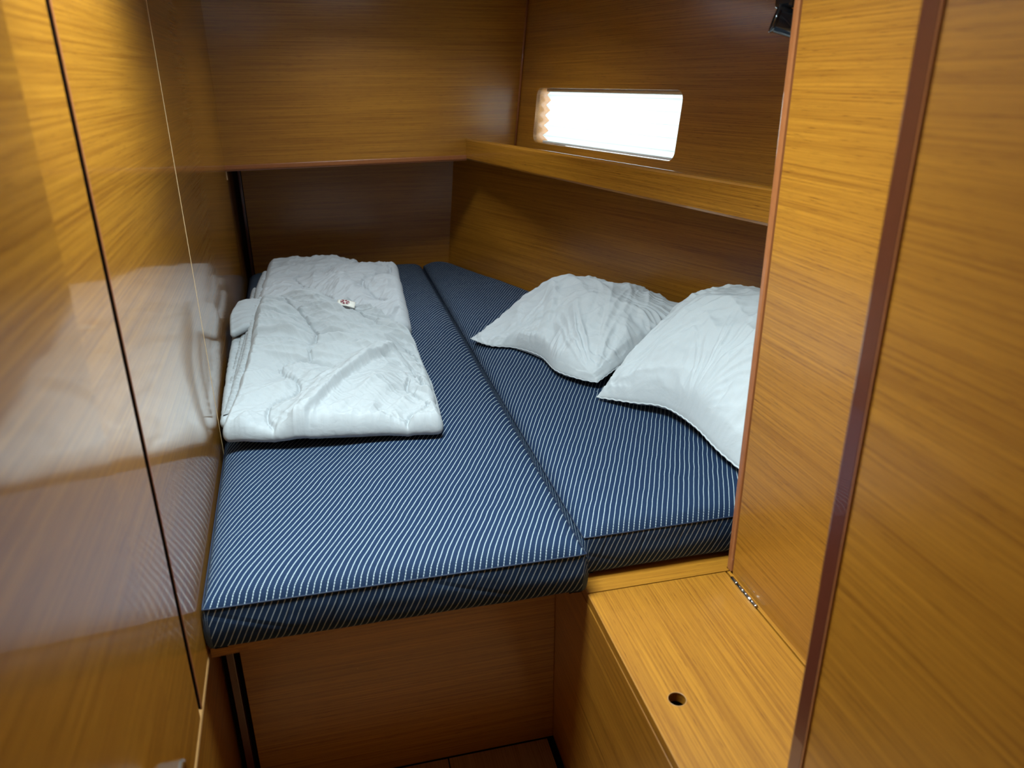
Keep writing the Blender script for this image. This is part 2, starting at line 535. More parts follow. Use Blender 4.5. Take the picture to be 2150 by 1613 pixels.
# window: reveal, frame and pane in the hull behind the panel
wi = empty('window_1', MW @ Vector((0.68, 0.0, -0.06)))
tag(wi, kind='structure')
n = len(hole)
vs = [(p[0], p[1], -0.001) for p in hole] + [(p[0], p[1], -0.105) for p in hole]
cxh, cyh = 0.675, 0.135
def grow(p, g):
    return (p[0] + (g if p[0] > cxh else -g), p[1] + (g if p[1] > cyh else -g))
vs += [(*grow(p, 0.012), -0.105) for p in hole] + [(*grow(p, 0.012), -0.0165) for p in hole]
fs = []
for i in range(n):
    j = (i + 1) % n
    fs += [(i, j, n + j, n + i), (n + i, n + j, 2 * n + j, 2 * n + i), (2 * n + i, 2 * n + j, 3 * n + j, 3 * n + i)]
mesh_obj('reveal', vs, fs, M_teak, wi, M=MW)
bmf = bmesh.new()
pane_pts = [grow(p, 0.01) for p in hole]
f = bmf.faces.new([bmf.verts.new((p[0], p[1], -0.107)) for p in pane_pts])
ex = bmesh.ops.extrude_face_region(bmf, geom=[f])
for v in ex['geom']:
    if isinstance(v, bmesh.types.BMVert): v.co.z -= 0.006
bm_obj('pane', bmf, M_glass, wi, M=MW)
wl_pos = MW @ Vector((0.675, 0.135, -0.24))
wl_tar = MW @ Vector((0.675, 0.135, 0.0))
wlight = area('window_daylight', wl_pos, wl_tar, 1.25, 0.45, 13, (0.90, 0.99, 1.0))
# keep the long side of the window light along the window
zq = (Vector(wl_pos) - Vector(wl_tar)).normalized()
xq = (-HD).normalized(); yq = zq.cross(xq)
wlight.matrix_basis = Matrix(((xq.x, yq.x, zq.x, wl_pos.x), (xq.y, yq.y, zq.y, wl_pos.y), (xq.z, yq.z, zq.z, wl_pos.z), (0, 0, 0, 1)))

# partition on the right of the locker and the locker wall behind it
wr = panel('wall_right', (0.782, 1.224, BASE - 0.04), -Y, Z, 0.60, CEIL - BASE + 0.04, 0.02, M_teak)
tag(wr, kind='structure')
panel('gap_strip', (0.786, 1.2275, BASE - 0.04), -Y, Z, 0.005, CEIL - BASE + 0.04, 0.01, M_black, wr, bev=0)
panel('edge_trim', (0.7795, 1.248, BASE - 0.001), -Y, Z, 0.021, CEIL - BASE, 0.027, M_trim, wr, bev=0.006)
panel('locker_wall', (1.80, 1.245, BASE - 0.04), -X, Z, 1.0, CEIL - BASE + 0.04, 0.02, M_teak, wr)

# doorway: bulkhead panel close to the camera on the right, with its mahogany edge
wd = panel('wall_doorway', (0.560, 0.651, BASE), -Y, Z, 1.55, CEIL - BASE, 0.03, M_teak)
tag(wd, kind='structure')
panel('jamb_strip', (0.5585, 0.680, BASE), -Y, Z, 0.030, CEIL - BASE, 0.034, M_dtrim, wd, bev=0.004)
panel('jamb_bead', (0.5575, 0.652, BASE), -Y, Z, 0.0035, CEIL - BASE, 0.01, M_trim, wd, bev=0.0012)
panel('bulkhead_return', (0.782, 0.676, BASE), -X, Z, 0.19, CEIL - BASE, 0.02, M_teak, wd)

# ceiling in two sheets, each with one opening
for nm, (hx, hy, hw, hl), y0, y1, wn_ in (('ceiling', HATCH, -0.9, 2.15, 'window_2'), ('ceiling', PORT, 2.15, 4.1, 'window_3')):
    ce = plate_hole(nm, (0, 0, CEIL), X, -Y, (-0.7, 1.9, -y1, -y0), round_rect(hx - hw / 2, hx + hw / 2, -hy - hl / 2, -hy + hl / 2, 0.05), 0.03, M_liner)
    tag(ce, kind='structure')
    ha = empty(wn_, (hx, hy, CEIL))
    tag(ha, kind='structure')
    rr = round_rect(hx - hw / 2, hx + hw / 2, hy - hl / 2, hy + hl / 2, 0.05)
    tube('hatch_frame', [(p[0], p[1], CEIL + 0.012) for p in rr], 0.014, M_alu, ha, 8, closed=True)
    nr = len(rr)
    zt = CEIL + (0.26 if wn_ == 'window_2' else 0.17)
    mesh_obj('hatch_light_baffle', [(p[0], p[1], CEIL + 0.028) for p in rr] + [(p[0], p[1], zt) for p in rr], [(i, (i + 1) % nr, nr + (i + 1) % nr, nr + i) for i in range(nr)], M_baffle, ha)  # unseen dark sleeve, added to cut slanting light from the opening
    bmf = bmesh.new()
    f = bmf.faces.new([bmf.verts.new((p[0], p[1], CEIL + 0.05)) for p in rr])
    bm_obj('hatch_pane', bmf, M_glass, ha)

# door, folded back against the left wall
dr = panel('door_1', (-0.262 + KW * 0.722, 0.10, 0.05), WD, Z, 0.722 / WD.y, 1.93, 0.022, M_gloss, bev=0.003)
tag(dr, kind='structure')

# chrome lever handle on the door
hb = Vector((-0.2550, 0.625, 0.942))
revolve('handle_rose', [(0.0001, 0.008), (0.022, 0.008), (0.025, 0.004), (0.025, 0.0)], hb, (1, 0.045, 0), M_chrome, dr, 24)
tube('handle_neck', [hb, hb + Vector((0.026, 0, 0))], 0.009, M_chrome, dr, 14)
bm_obj('door_handle', box_bm(-0.247, -0.2145, 0.575, 0.690, 0.932, 0.953, 0.005, 3), M_chrome, dr)

# ------------------------------------------------------------------ built-in furniture
# berth board
def hull_x(y, z=BASE):
    t = (y - HA.y) / (HBp.y - HA.y)
    return HA.x + (HBp.x - HA.x) * t + 0.077 * (z - 0.60)


bb = empty('berth_base', (0.1, 2.5, 0.0))
tag(bb, 'teak veneered plywood berth board carrying both striped mattresses', 'bed base')
bm = bmesh.new()
pts = [(wall_x(1.254) + 0.003, 1.254)]
cr = 0.05
for k in range(9):
    a = R(-90 + 90 * k / 8)
    pts.append((0.449 - cr + cr * math.cos(a), 1.296 + cr + cr * math.sin(a)))
pts += [(0.449, 1.40), (0.449, 3.895), (wall_x(3.895) + 0.006, 3.895)]
f = bm.faces.new([bm.verts.new((p[0], p[1], BASE - 0.022)) for p in pts])
ex = bmesh.ops.extrude_face_region(bm, geom=[f])
for v in ex['geom']:
    if isinstance(v, bmesh.types.BMVert): v.co.z += 0.022
bmesh.ops.translate(bm, verts=bm.verts[:], vec=(-0.1, -2.5, 0))
bm_obj('inner_board', bm, M_teak, bb, M=Matrix.Translation((0.1, 2.5, 0)))
bm = bmesh.new()
pts = [(0.452, 1.2375), (0.7815, 1.2375), (0.7815, 1.2495), (hull_x(1.2495) - 0.01, 1.2495), (hull_x(3.895) - 0.01, 3.895), (0.452, 3.895)]
f = bm.faces.new([bm.verts.new((p[0], p[1], BASE - 0.022)) for p in pts])
ex = bmesh.ops.extrude_face_region(bm, geom=[f])
for v in ex['geom']:
    if isinstance(v, bmesh.types.BMVert): v.co.z += 0.022
bm_obj('outer_board', bm, M_teak, bb)

# locker with hinged lid and finger hole
lk = empty('seat_locker', (0.615, 0.4, 0.0))
tag(lk, 'teak seat locker with hinged lid and round finger hole beside the berth', 'locker')
panel('side_panel', (0.451, 1.50, 0.0), -Y, Z, 2.34, BASE - 0.0235, 0.018, M_teak, lk)
lid_hole = [(0.921 + 0.70 + 0.0158 * math.cos(R(a)), 0.7705 - 0.510 + 0.0158 * math.sin(R(a))) for a in range(0, 360, 10)]
lid = plate_hole('lid', (0.7705, -0.70, BASE), Y, -X, (0.0, 1.9345, 0.0, 0.7705 - 0.4515), lid_hole, 0.02, M_teak, lk)
tube('finger_hole_rim', [(0.510 - 0.0160 * math.sin(R(a)), 0.921 + 0.0160 * math.cos(R(a)), BASE - 0.0002) for a in range(0, 360, 12)], 0.0008, M_lip, lid, 6, closed=True)
panel('lid_edge', (0.4519, 1.2335, BASE - 0.0035), -Y, Z, 1.93, 0.0036, 0.002, M_lip, lid, bev=0.001)
panel('hinge_rail', (0.7820, -0.70, BASE), Y, -X, 1.9345, 0.0072, 0.02, M_teak, lk, bev=0.0005)
panel('inner_floor', (0.77, -0.70, BASE - 0.12), Y, -X, 1.93, 0.30, 0.01, M_black, lk, bev=0)
hg = revolve('hinge', [(0.0001, 0), (0.0042, 0.0), (0.0042, 0.102), (0.0001, 0.102)], (0.7728, 1.108, BASE + 0.0012), (0, 1, 0), M_brass, lk, 12)
for k in range(4):
    revolve('knuckle', [(0.0045, 0), (0.0049, 0.001), (0.0049, 0.020), (0.0045, 0.021)], (0.7728, 1.1095 + k * 0.0262, BASE + 0.0012), (0, 1, 0), M_chrome, hg, 12)

# shelf along the hull below the window
sh = empty('side_shelf', (0.9, 2.6, 1.30))
tag(sh, 'long teak shelf with raised front board below the window', 'shelf')
F0 = Vector((0.631, 3.553, 1.301))
panel('fiddle', F0, -HD, Z, 2.42, 0.096, 0.022, M_gloss, sh, bev=0.009)
mesh_obj('shelf_board', [F0 + HD * 0.0 + Vector((0.02, 0, 0.03)), F0 - HD * 2.4 + Vector((0.02, 0, 0.03)), F0 - HD * 2.4 + Vector((0.52, 0, 0.03)), F0 + Vector((0.26, 0.03, 0.03))], [(0, 1, 2, 3)], M_teak, sh)

# pleated blind in the window
bl = empty('pleated_blind', MW @ Vector((0.675, 0.05, -0.05)))
tag(bl, 'white pleated blind drawn down inside the bright window', 'blind')
u0, u1 = 0.192, 1.180
vs, fs = [], []
npl = 10
for i in range(npl + 1):
    t_ = i / npl
    y_ = 0.245 - t_ * 0.212
    z_ = -0.048 + (0.010 if i % 2 else -0.010) * (1.0 + 0.5 * t_)
    for x_ in (u0, u1):
        vs.append((x_, y_, z_))
        vs.append((x_, y_, z_ - 0.0008))
for i in range(npl):
    a = i * 4
    fs += [(a, a + 2, a + 6, a + 4), (a + 1, a + 5, a + 7, a + 3), (a, a + 4, a + 5, a + 1), (a + 2, a + 3, a + 7, a + 6)]
mesh_obj('pleats', [v for k, v in enumerate(vs)], fs, M_blind, bl, M=MW)
bm_obj('head_rail', box_bm(u0 - 0.004, u1 + 0.0, 0.236, 0.2485, -0.064, -0.034, 0.003), plain('white_rail', (0.75, 0.77, 0.77), 0.4), bl, M=MW)
bm_obj('bottom_rail', box_bm(u0 - 0.002, u1 - 0.005, 0.0235, 0.033, -0.062, -0.036, 0.003), bpy.data.materials['white_rail'], bl, M=MW)

# reading lamp behind the partition edge
la = empty('reading_lamp', (0.93, 1.27, 1.80))
tag(la, 'glossy black reading lamp high up behind the partition edge', 'lamp')
hc = Vector((0.872, 1.45, 1.752))
ax = Vector((0.84, -0.42, -0.30))
revolve('lamp_head', [(0.019, -0.002), (0.0235, 0.0), (0.0245, 0.004), (0.0250, 0.075), (0.020, 0.088), (0.0001, 0.090)], hc, ax, M_lamp, la, 32)
revolve('lamp_rim', [(0.0232, -0.002), (0.0262, -0.003), (0.0268, 0.001), (0.0250, 0.005)], hc, ax, M_lamp, la, 32)
revolve('lamp_bulb', [(0.019, 0.010), (0.015, 0.004), (0.0001, 0.001)], hc, ax, plain('lamp_glass', (0.05, 0.05, 0.05), 0.1), la, 24)
bm_obj('joint_block', box_bm(0.880, 0.950, 1.415, 1.475, 1.769, 1.84, 0.008, 3), M_lamp, la)
tube('lamp_arm', [(0.915, 1.455, 1.80), (0.935, 1.40, 1.815), (0.94, 1.33, 1.82), (0.94, 1.262, 1.82)], 0.012, M_lamp, la, 12)
revolve('wall_rose', [(0.0001, 0.014), (0.030, 0.012), (0.034, 0.0)], (0.94, 1.2455, 1.82), (0, 1, 0), M_lamp, la, 28)

# ------------------------------------------------------------------ numpy cloth tools
def perlin(x, y, seed=0):
    xi, yi = np.floor(x).astype(np.int64), np.floor(y).astype(np.int64)
    xf, yf = x - xi, y - yi

    def g(ix, iy, dx, dy):
        h_ = (ix * 374761393 + iy * 668265263 + seed * 982451653) & 0x7fffffff
        h_ = ((h_ ^ (h_ >> 13)) * 1274126177) & 0x7fffffff
        a = (h_ ^ (h_ >> 16)) % 4096 / 4096.0 * 2 * np.pi
        return np.cos(a) * dx + np.sin(a) * dy
    s = lambda t: t * t * t * (t * (t * 6 - 15) + 10)
    u, v = s(xf), s(yf)
    a = g(xi, yi, xf, yf) * (1 - u) + g(xi + 1, yi, xf - 1, yf) * u
    b = g(xi, yi + 1, xf, yf - 1) * (1 - u) + g(xi + 1, yi + 1, xf - 1, yf - 1) * u
    return (a * (1 - v) + b * v) * 1.5


def wrinkle(x, y, ang, long, short, seed):
    """ridged creases running along direction ang"""
    c, s = math.cos(ang), math.sin(ang)
    p, q = (x * c + y * s) / long, (-x * s + y * c) / short
    wx = perlin(x * 6, y * 6, seed + 7)
    n = perlin(p + 0.3 * wx, q + 0.6 * wx, seed)
    return 1.0 - np.minimum(1, np.abs(n) * 2.6)


def catmull(pts, m=8):
    P = [np.array(p, float) for p in pts]
    P = [2 * P[0] - P[1]] + P + [2 * P[-1] - P[-2]]
    out = []
    for i in range(1, len(P) - 2):
        for k in range(m):
            t = k / m
            a, b, c, d = P[i - 1:i + 3]
            out.append(0.5 * ((2 * b) + (-a + c) * t + (2 * a - 5 * b + 4 * c - d) * t * t + (-a + 3 * b - 3 * c + d) * t ** 3))
    out.append(P[-2])
    return np.array(out)


def seg_dist(x, y, poly):
    """distance to a polyline, signed side and relative position along it"""
    best = np.full(x.shape, 1e9); side = np.zeros(x.shape); pos = np.zeros(x.shape)
    n_ = len(poly) - 1
    for i in range(n_):
        a, b = poly[i][:2], poly[i + 1][:2]
        d_ = b - a
        L2 = max(1e-12, d_ @ d_)
        t = np.clip(((x - a[0]) * d_[0] + (y - a[1]) * d_[1]) / L2, 0, 1)
        ex_, ey_ = x - a[0] - t * d_[0], y - a[1] - t * d_[1]
        dd = np.hypot(ex_, ey_)
        m = dd < best
        best = np.where(m, dd, best)
        side = np.where(m, np.sign(d_[0] * ey_ - d_[1] * ex_), side)
        pos = np.where(m, (i + t) / n_, pos)
    return best, side, pos


def interp_curve(pts, t):
    P = catmull(pts, 12)
    L_ = np.r_[0, np.cumsum(np.linalg.norm(np.diff(P, axis=0), axis=1))]
    L_ /= L_[-1]
    return np.stack([np.interp(t, L_, P[:, k]) for k in range(3)], -1)


def coons(front, right, back, left, nu, nv):
    """front/back run left to right, left/right run front to back"""
    u, v = np.linspace(0, 1, nu), np.linspace(0, 1, nv)
    f_, b_ = interp_curve(front, u), interp_curve(back, u)
    l_, r_ = interp_curve(left, v), interp_curve(right, v)
    U_, V_ = np.meshgrid(u, v, indexing='ij')
    U3, V3 = U_[..., None], V_[..., None]
    P = (1 - V3) * f_[:, None] + V3 * b_[:, None] + (1 - U3) * l_[None] + U3 * r_[None]
    P -= (1 - U3) * (1 - V3) * f_[0] + U3 * (1 - V3) * f_[-1] + (1 - U3) * V3 * b_[0] + U3 * V3 * b_[-1]
    return P, U_, V_


def grid_faces(nu, nv, off=0, flip=False):
    fs = []
    for i in range(nu - 1):
        for j in range(nv - 1):
            a = off + i * nv + j
            q = (a, a + nv, a + nv + 1, a + 1)
            fs.append(q[::-1] if flip else q)
    return fs


def np_mesh(name, P, faces, mat, parent, uv=None):
    me = bpy.data.meshes.new(name)
    P = np.asarray(P, dtype=np.float32).reshape(-1, 3)
    F = np.asarray(faces, dtype=np.int32)
    me.vertices.add(len(P)); me.vertices.foreach_set('co', P.ravel())
    me.loops.add(F.size); me.loops.foreach_set('vertex_index', F.ravel())
    me.polygons.add(len(F)); me.polygons.foreach_set('loop_start', np.arange(0, F.size, 4, dtype=np.int32))
    me.polygons.foreach_set('use_smooth', np.ones(len(F), dtype=bool))
    if uv is not None:
        layer = me.uv_layers.new(name='cloth')
        layer.data.foreach_set('uv', np.asarray(uv, dtype=np.float32).reshape(-1, 2)[F.ravel()].ravel())
    me.update(calc_edges=True)
    me.validate()
    me.materials.append(mat)
    o = bpy.data.objects.new(name, me)
    COL.objects.link(o)
    return setpar(o, parent)


# ------------------------------------------------------------------ mattresses
def mattress(label, fl_, fr_, br_, bl_, seed, ztop=0.743, crown=0.032, zbot=BASE + 0.001, lean=0.0):
    root = empty('mattress', ((fl_[0] + fr_[0]) / 2, (fl_[1] + bl_[1]) / 2, zbot))
    tag(root, label, 'mattress', 'striped berth mattresses')
    c = [np.array(p, float) for p in (fl_, fr_, br_, bl_)]
    nu, nv, ns = 130, 240, 16
    # grid parameters denser near the borders
    def dens(n_):
        t = np.linspace(-1, 1, n_)
        return 0.5 + 0.5 * np.sign(t) * (1 - (1 - np.abs(t)) ** 1.0) * 1.0
    u, v = dens(nu), dens(nv)
    U_, V_ = np.meshgrid(u, v, indexing='ij')
    def bil(U, V):
        return ((1 - U) * (1 - V))[..., None] * c[0] + (U * (1 - V))[..., None] * c[1] + (U * V)[..., None] * c[2] + ((1 - U) * V)[..., None] * c[3]
    xy = bil(U_, V_)
    # distance to each side
    def dl(a, b, P):
        d_ = (b - a) / np.linalg.norm(b - a)
        return np.abs(d_[0] * (P[..., 1] - a[1]) - d_[1] * (P[..., 0] - a[0]))
    ds = [dl(c[0], c[1], xy), dl(c[1], c[2], xy), dl(c[2], c[3], xy), dl(c[3], c[0], xy)]
    dome = np.ones(U_.shape)
    for d_ in ds:
        q = np.clip(d_ / 0.085, 0, 1)
        dome *= np.sqrt(1 - (1 - q) ** 2.2)
    x, y = xy[..., 0], xy[..., 1]
    z = ztop + crown * dome
    z += 0.004 * perlin(x * 4, y * 4, seed) * dome + 0.0012 * perlin(x * 17, y * 17, seed + 3) * dome
    # the edge of a stuffed cushion waves a little
    top = np.dstack([x, y, z])
    V3 = [top.reshape(-1, 3)]; UV = [np.dstack([x, y]).reshape(-1, 2)]
    F_ = grid_faces(nu, nv)
    base = nu * nv
    # border loop, counter clockwise from front left
    idx = [i * nv for i in range(nu)] + [(nu - 1) * nv + j for j in range(1, nv)] + [i * nv + nv - 1 for i in range(nu - 2, -1, -1)] + [j for j in range(nv - 2, 0, -1)]
    loop = top.reshape(-1, 3)[idx]
    n_ = len(idx)
    tang = np.roll(loop, -1, 0) - np.roll(loop, 1, 0)
    nrm = np.stack([tang[:, 1], -tang[:, 0]], -1)
    nrm /= np.linalg.norm(nrm, axis=1)[:, None]
    uvl = loop[:, :2].copy()
    prev = idx
    H_ = ztop - zbot
    for k in range(1, ns + 1):
        t = k / ns
        bul = 0.007 * math.sin(math.pi * min(1, t * 1.0)) ** 0.7
        rb = 0.028
        zz = ztop - t * H_
        if zz < zbot + rb:
            q = (zbot + rb - zz) / rb
            bul -= rb * (1 - math.sqrt(max(0, 1 - q * q)))
        p = np.empty((n_, 3))
        p[:, :2] = loop[:, :2] + nrm * (bul + 0.0015 * perlin(loop[:, 0] * 9 + 3, loop[:, 1] * 9 + t * 3, seed + 5)[:, None])
        p[:, 2] = loop[:, 2] - (loop[:, 2] - zbot) * t
        V3.append(p); UV.append(uvl + nrm * (t * H_))
        cur = [base + i for i in range(n_)]
        for i in range(n_):
            j = (i + 1) % n_
            F_.append((prev[i], cur[i], cur[j], prev[j]))
        base += n_; prev = cur
    np_mesh('cover', np.concatenate(V3), F_, M_matt, root, np.concatenate(UV))
    # seam cord round the top edge
    stp = [tuple(q + np.array([*(nn * 0.0022), -0.001])) for q, nn in zip(loop[::3], nrm[::3])]
    tube('seam_cord', stp, 0.0015, M_pipe, root, 6, closed=True)
    return root


mattress('navy pinstriped mattress with two white duvets lying on it',
         (wall_x(1.24) + 0.008, 1.238), (0.443, 1.232), (0.430, 3.875), (wall_x(3.875) + 0.012, 3.875), 3)
mattress('navy pinstriped mattress with two white pillows lying on it',
         (0.460, 1.289), (hull_x(1.289, 0.74) - 0.02, 1.289), (hull_x(3.875, 0.74) - 0.02, 3.875), (0.447, 3.875), 9)


# ------------------------------------------------------------------ duvets
def fold_body(name, front, right, back, left, thick, disp, mat, parent, nu=220, nv=220, edge=14, squash=1.0, top_frac=0.5):
    """A folded layer of bedding: top surface spanned by four curves, half-round edges rolling under."""
    P, U_, V_ = coons(front, right, back, left, nu, nv)
    hh = disp(P[..., 0], P[..., 1], U_, V_)
    if not np.isscalar(thick): thick = thick(U_, V_)
    T = np.zeros(U_.shape) + thick
    e = edge
    NU, NV = nu + 2 * e, nv + 2 * e
    iu = np.clip(np.arange(NU) - e, 0, nu - 1); iv = np.clip(np.arange(NV) - e, 0, nv - 1)
    tu = np.where(np.arange(NU) < e, (np.arange(NU) - e) / e, np.where(np.arange(NU) >= e + nu, (np.arange(NU) - e - nu + 1) / e, 0.0))
    tv = np.where(np.arange(NV) < e, (np.arange(NV) - e) / e, np.where(np.arange(NV) >= e + nv, (np.arange(NV) - e - nv + 1) / e, 0.0))
    Q = P[iu][:, iv].copy(); D = hh[iu][:, iv]; TT = T[iu][:, iv]
    # outward directions in plan
    du = np.gradient(P, axis=0); dv = np.gradient(P, axis=1)
    du = du[iu][:, iv]; dv = dv[iu][:, iv]
    du[..., 2] = 0; dv[..., 2] = 0
    du /= np.linalg.norm(du, axis=-1, keepdims=True) + 1e-9; dv /= np.linalg.norm(dv, axis=-1, keepdims=True) + 1e-9
    TU, TV = np.meshgrid(tu, tv, indexing='ij')
    t = np.minimum(1, np.sqrt(TU ** 2 + TV ** 2))
    mag = np.maximum(1e-6, np.sqrt(TU ** 2 + TV ** 2))
    r_ = TT / 2
    out = r_ * np.sin(np.pi * t) * squash
    Q += (du * (TU / mag)[..., None] + dv * (TV / mag)[..., None]) * out[..., None]
    Q[..., 2] -= r_ * (1 - np.cos(np.pi * t))
    fade = np.clip(1 - 1.9 * t, 0, 1) * 0.85 + 0.15
    Q[..., 2] += D * fade
    if t.max() > 0:
        bump = 0.10 * D * np.sin(np.pi * t)
        Q += (du * (TU / mag)[..., None] + dv * (TV / mag)[..., None]) * bump[..., None]
    F_ = grid_faces(NU, NV)
    return np_mesh(name, Q, F_, mat, parent)


def quilt(x, y, lines, depth=0.007, wid=0.007, puff=0.008, pr=0.05):
    h_ = np.zeros(x.shape)
    dmin = np.full(x.shape, 1e9)
    for ln in lines:
        d_, s_, p_ = seg_dist(x, y, catmull(ln, 6))
        dmin = np.minimum(dmin, d_)
        # small puckers crossing the stitch line
        h_ += 0.0018 * np.sin(p_ * len(ln) * 16) * np.exp(-(d_ / 0.018) ** 2)
    return h_ - depth * np.exp(-(dmin / wid) ** 2) + puff * (1 - np.exp(-(dmin / pr) ** 2))


def ridges(x, y, items):
    h_ = np.zeros(x.shape)
    for pts, height, w1, w2 in items:
        d_, s_, p_ = seg_dist(x, y, catmull(pts, 8))
        wd_ = np.where(s_ > 0, w1, w2)
        h_ += height * np.exp(-(d_ / wd_) ** 2) * np.clip(np.sin(np.pi * np.clip(p_, 0.02, 0.98)) * 2.2, 0, 1)
    return h_


def P3(*a):
    return [np.array((p[0], p[1], p[2] if len(p) > 2 else 0.0)) for p in a]


# back duvet (grey-white), lying against the wall at the far end
db = empty('duvet', (-0.05, 3.0, 0.775))
tag(db, 'grey-white folded duvet at the far end, partly under the other duvet', 'duvet', 'folded duvets')
Qb = [P3((-0.02, 3.36), (-0.06, 3.30), (-0.13, 3.27), (-0.17, 3.20), (-0.14, 3.10), (-0.06, 2.98), (-0.02, 2.86)),
      P3((0.10, 3.48), (0.16, 3.42), (0.235, 3.34), (0.20, 3.24), (0.13, 3.18), (0.10, 3.08), (0.13, 2.95), (0.18, 2.86)),
      P3((-0.02, 3.36), (0.06, 3.40), (0.11, 3.48))]


def disp_back(x, y, U_, V_):
    h_ = quilt(x, y, Qb, 0.012, 0.006, 0.020, 0.055)
    h_ += ridges(x, y, [(P3((0.12, 3.22), (0.07, 3.08), (0.05, 2.92)), 0.014, 0.02, 0.03), (P3((-0.02, 3.34), (0.03, 3.16), (0.00, 2.95)), 0.008, 0.015, 0.025)])
    h_ += 0.014 * perlin(x * 7, y * 7, 4) + 0.010 * wrinkle(x, y, R(75), 0.5, 0.10, 5) + 0.005 * wrinkle(x, y, R(20), 0.3, 0.05, 8) + 0.003 * wrinkle(x, y, R(60), 0.2, 0.03, 10)
    return h_


fold_body('top_fold', P3((-0.285, 2.62, 0.836), (0.0, 2.62, 0.836), (0.215, 2.62, 0.832)), P3((0.215, 2.62, 0.832), (0.225, 2.9, 0.846), (0.248, 3.40, 0.866)),
          P3((-0.265, 3.53, 0.872), (0.02, 3.51, 0.880), (0.248, 3.40, 0.866)), P3((-0.285, 2.62, 0.836), (-0.280, 2.80, 0.858), (-0.275, 3.0, 0.866), (-0.265, 3.53, 0.872)),
          0.060, disp_back, M_duvet2, db, 220, 280)
fold_body('under_fold', P3((-0.30, 2.64, 0.828), (0.0, 2.64, 0.828), (0.205, 2.64, 0.828)), P3((0.205, 2.64, 0.828), (0.21, 2.9, 0.832), (0.230, 3.38, 0.832)),
          P3((-0.31, 3.50, 0.835), (0.02, 3.50, 0.835), (0.230, 3.38, 0.832)), P3((-0.30, 2.64, 0.828), (-0.31, 3.0, 0.835), (-0.31, 3.50, 0.835)),
          0.040, lambda x, y, U_, V_: 0.006 * perlin(x * 9, y * 9, 14) + 0.004 * wrinkle(x, y, R(5), 0.2, 0.04, 15), M_duvet2, db, 120, 160)

# front duvet (bright white)
dfr = empty('duvet', (-0.05, 2.2, 0.775))
tag(dfr, 'bright white quilted duvet folded on top in front, with sewn-in label', 'duvet', 'folded duvets')
Qf = [P3((-0.245, 2.72), (-0.181, 2.60), (-0.116, 2.43), (-0.079, 2.31), (-0.076, 2.24), (-0.094, 2.21)),
      P3((-0.034, 2.66), (-0.020, 2.60), (0.040, 2.50), (0.109, 2.36)),
      P3((-0.101, 2.166), (-0.095, 2.118), (-0.115, 2.093), (-0.168, 2.092)),
      P3((-0.035, 2.078), (-0.115, 2.108), (-0.161, 2.090), (-0.177, 2.066), (-0.166, 2.041), (-0.138, 2.014), (-0.127, 1.972), (-0.139, 1.937), (-0.176, 1.917), (-0.202, 1.898), (-0.206, 1.849), (-0.188, 1.811), (-0.161, 1.765)),
      P3((0.194, 2.232), (0.219, 2.131), (0.229, 2.048), (0.221, 1.961)),
      P3((0.186, 2.075), (0.203, 2.009), (0.213, 1.950)),
      P3((0.172, 2.003), (0.162, 1.949), (0.199, 1.881), (0.205, 1.847), (0.193, 1.833), (0.155, 1.812), (0.140, 1.781), (0.130, 1.729))]
Rf = [(P3((-0.165, 1.765), (-0.103, 1.815), (-0.053, 1.907), (0.015, 2.021), (0.101, 2.101), (0.175, 2.165)), 0.030, 0.045, 0.009),
      (P3((0.10, 1.77), (0.06, 1.83), (0.08, 1.90), (0.13, 1.96)), 0.010, 0.03, 0.012),
      (P3((-0.04, 1.80), (0.00, 1.86), (0.05, 1.93), (0.10, 1.98)), 0.009, 0.03, 0.012),
      (P3((-0.24, 2.30), (-0.10, 2.25), (0.06, 2.24), (0.17, 2.27)), 0.016, 0.008, 0.028),
      (P3((-0.24, 2.40), (-0.14, 2.35), (-0.02, 2.30), (0.09, 2.28)), 0.016, 0.008, 0.028),
      (P3((-0.25, 2.18), (-0.12, 2.15), (0.02, 2.17), (0.15, 2.22)), 0.013, 0.007, 0.024),
      (P3((-0.25, 2.52), (-0.17, 2.47), (-0.06, 2.38)), 0.013, 0.008, 0.024),
      (P3((-0.22, 2.62), (-0.12, 2.54), (0.00, 2.44), (0.08, 2.40)), 0.012, 0.008, 0.026),
      (P3((-0.28, 2.02), (-0.20, 2.06), (-0.10, 2.10)), 0.012, 0.008, 0.024),
      (P3((-0.29, 1.93), (-0.22, 1.96), (-0.15, 1.99)), 0.008, 0.008, 0.03),
      (P3((0.02, 2.44), (0.10, 2.38), (0.18, 2.34)), 0.012, 0.008, 0.022),
      (P3((0.13, 2.14), (0.18, 2.08), (0.225, 1.98)), 0.012, 0.010, 0.02),
      (P3((0.15, 2.04), (0.19, 1.98), (0.225, 1.90)), 0.010, 0.010, 0.018)]


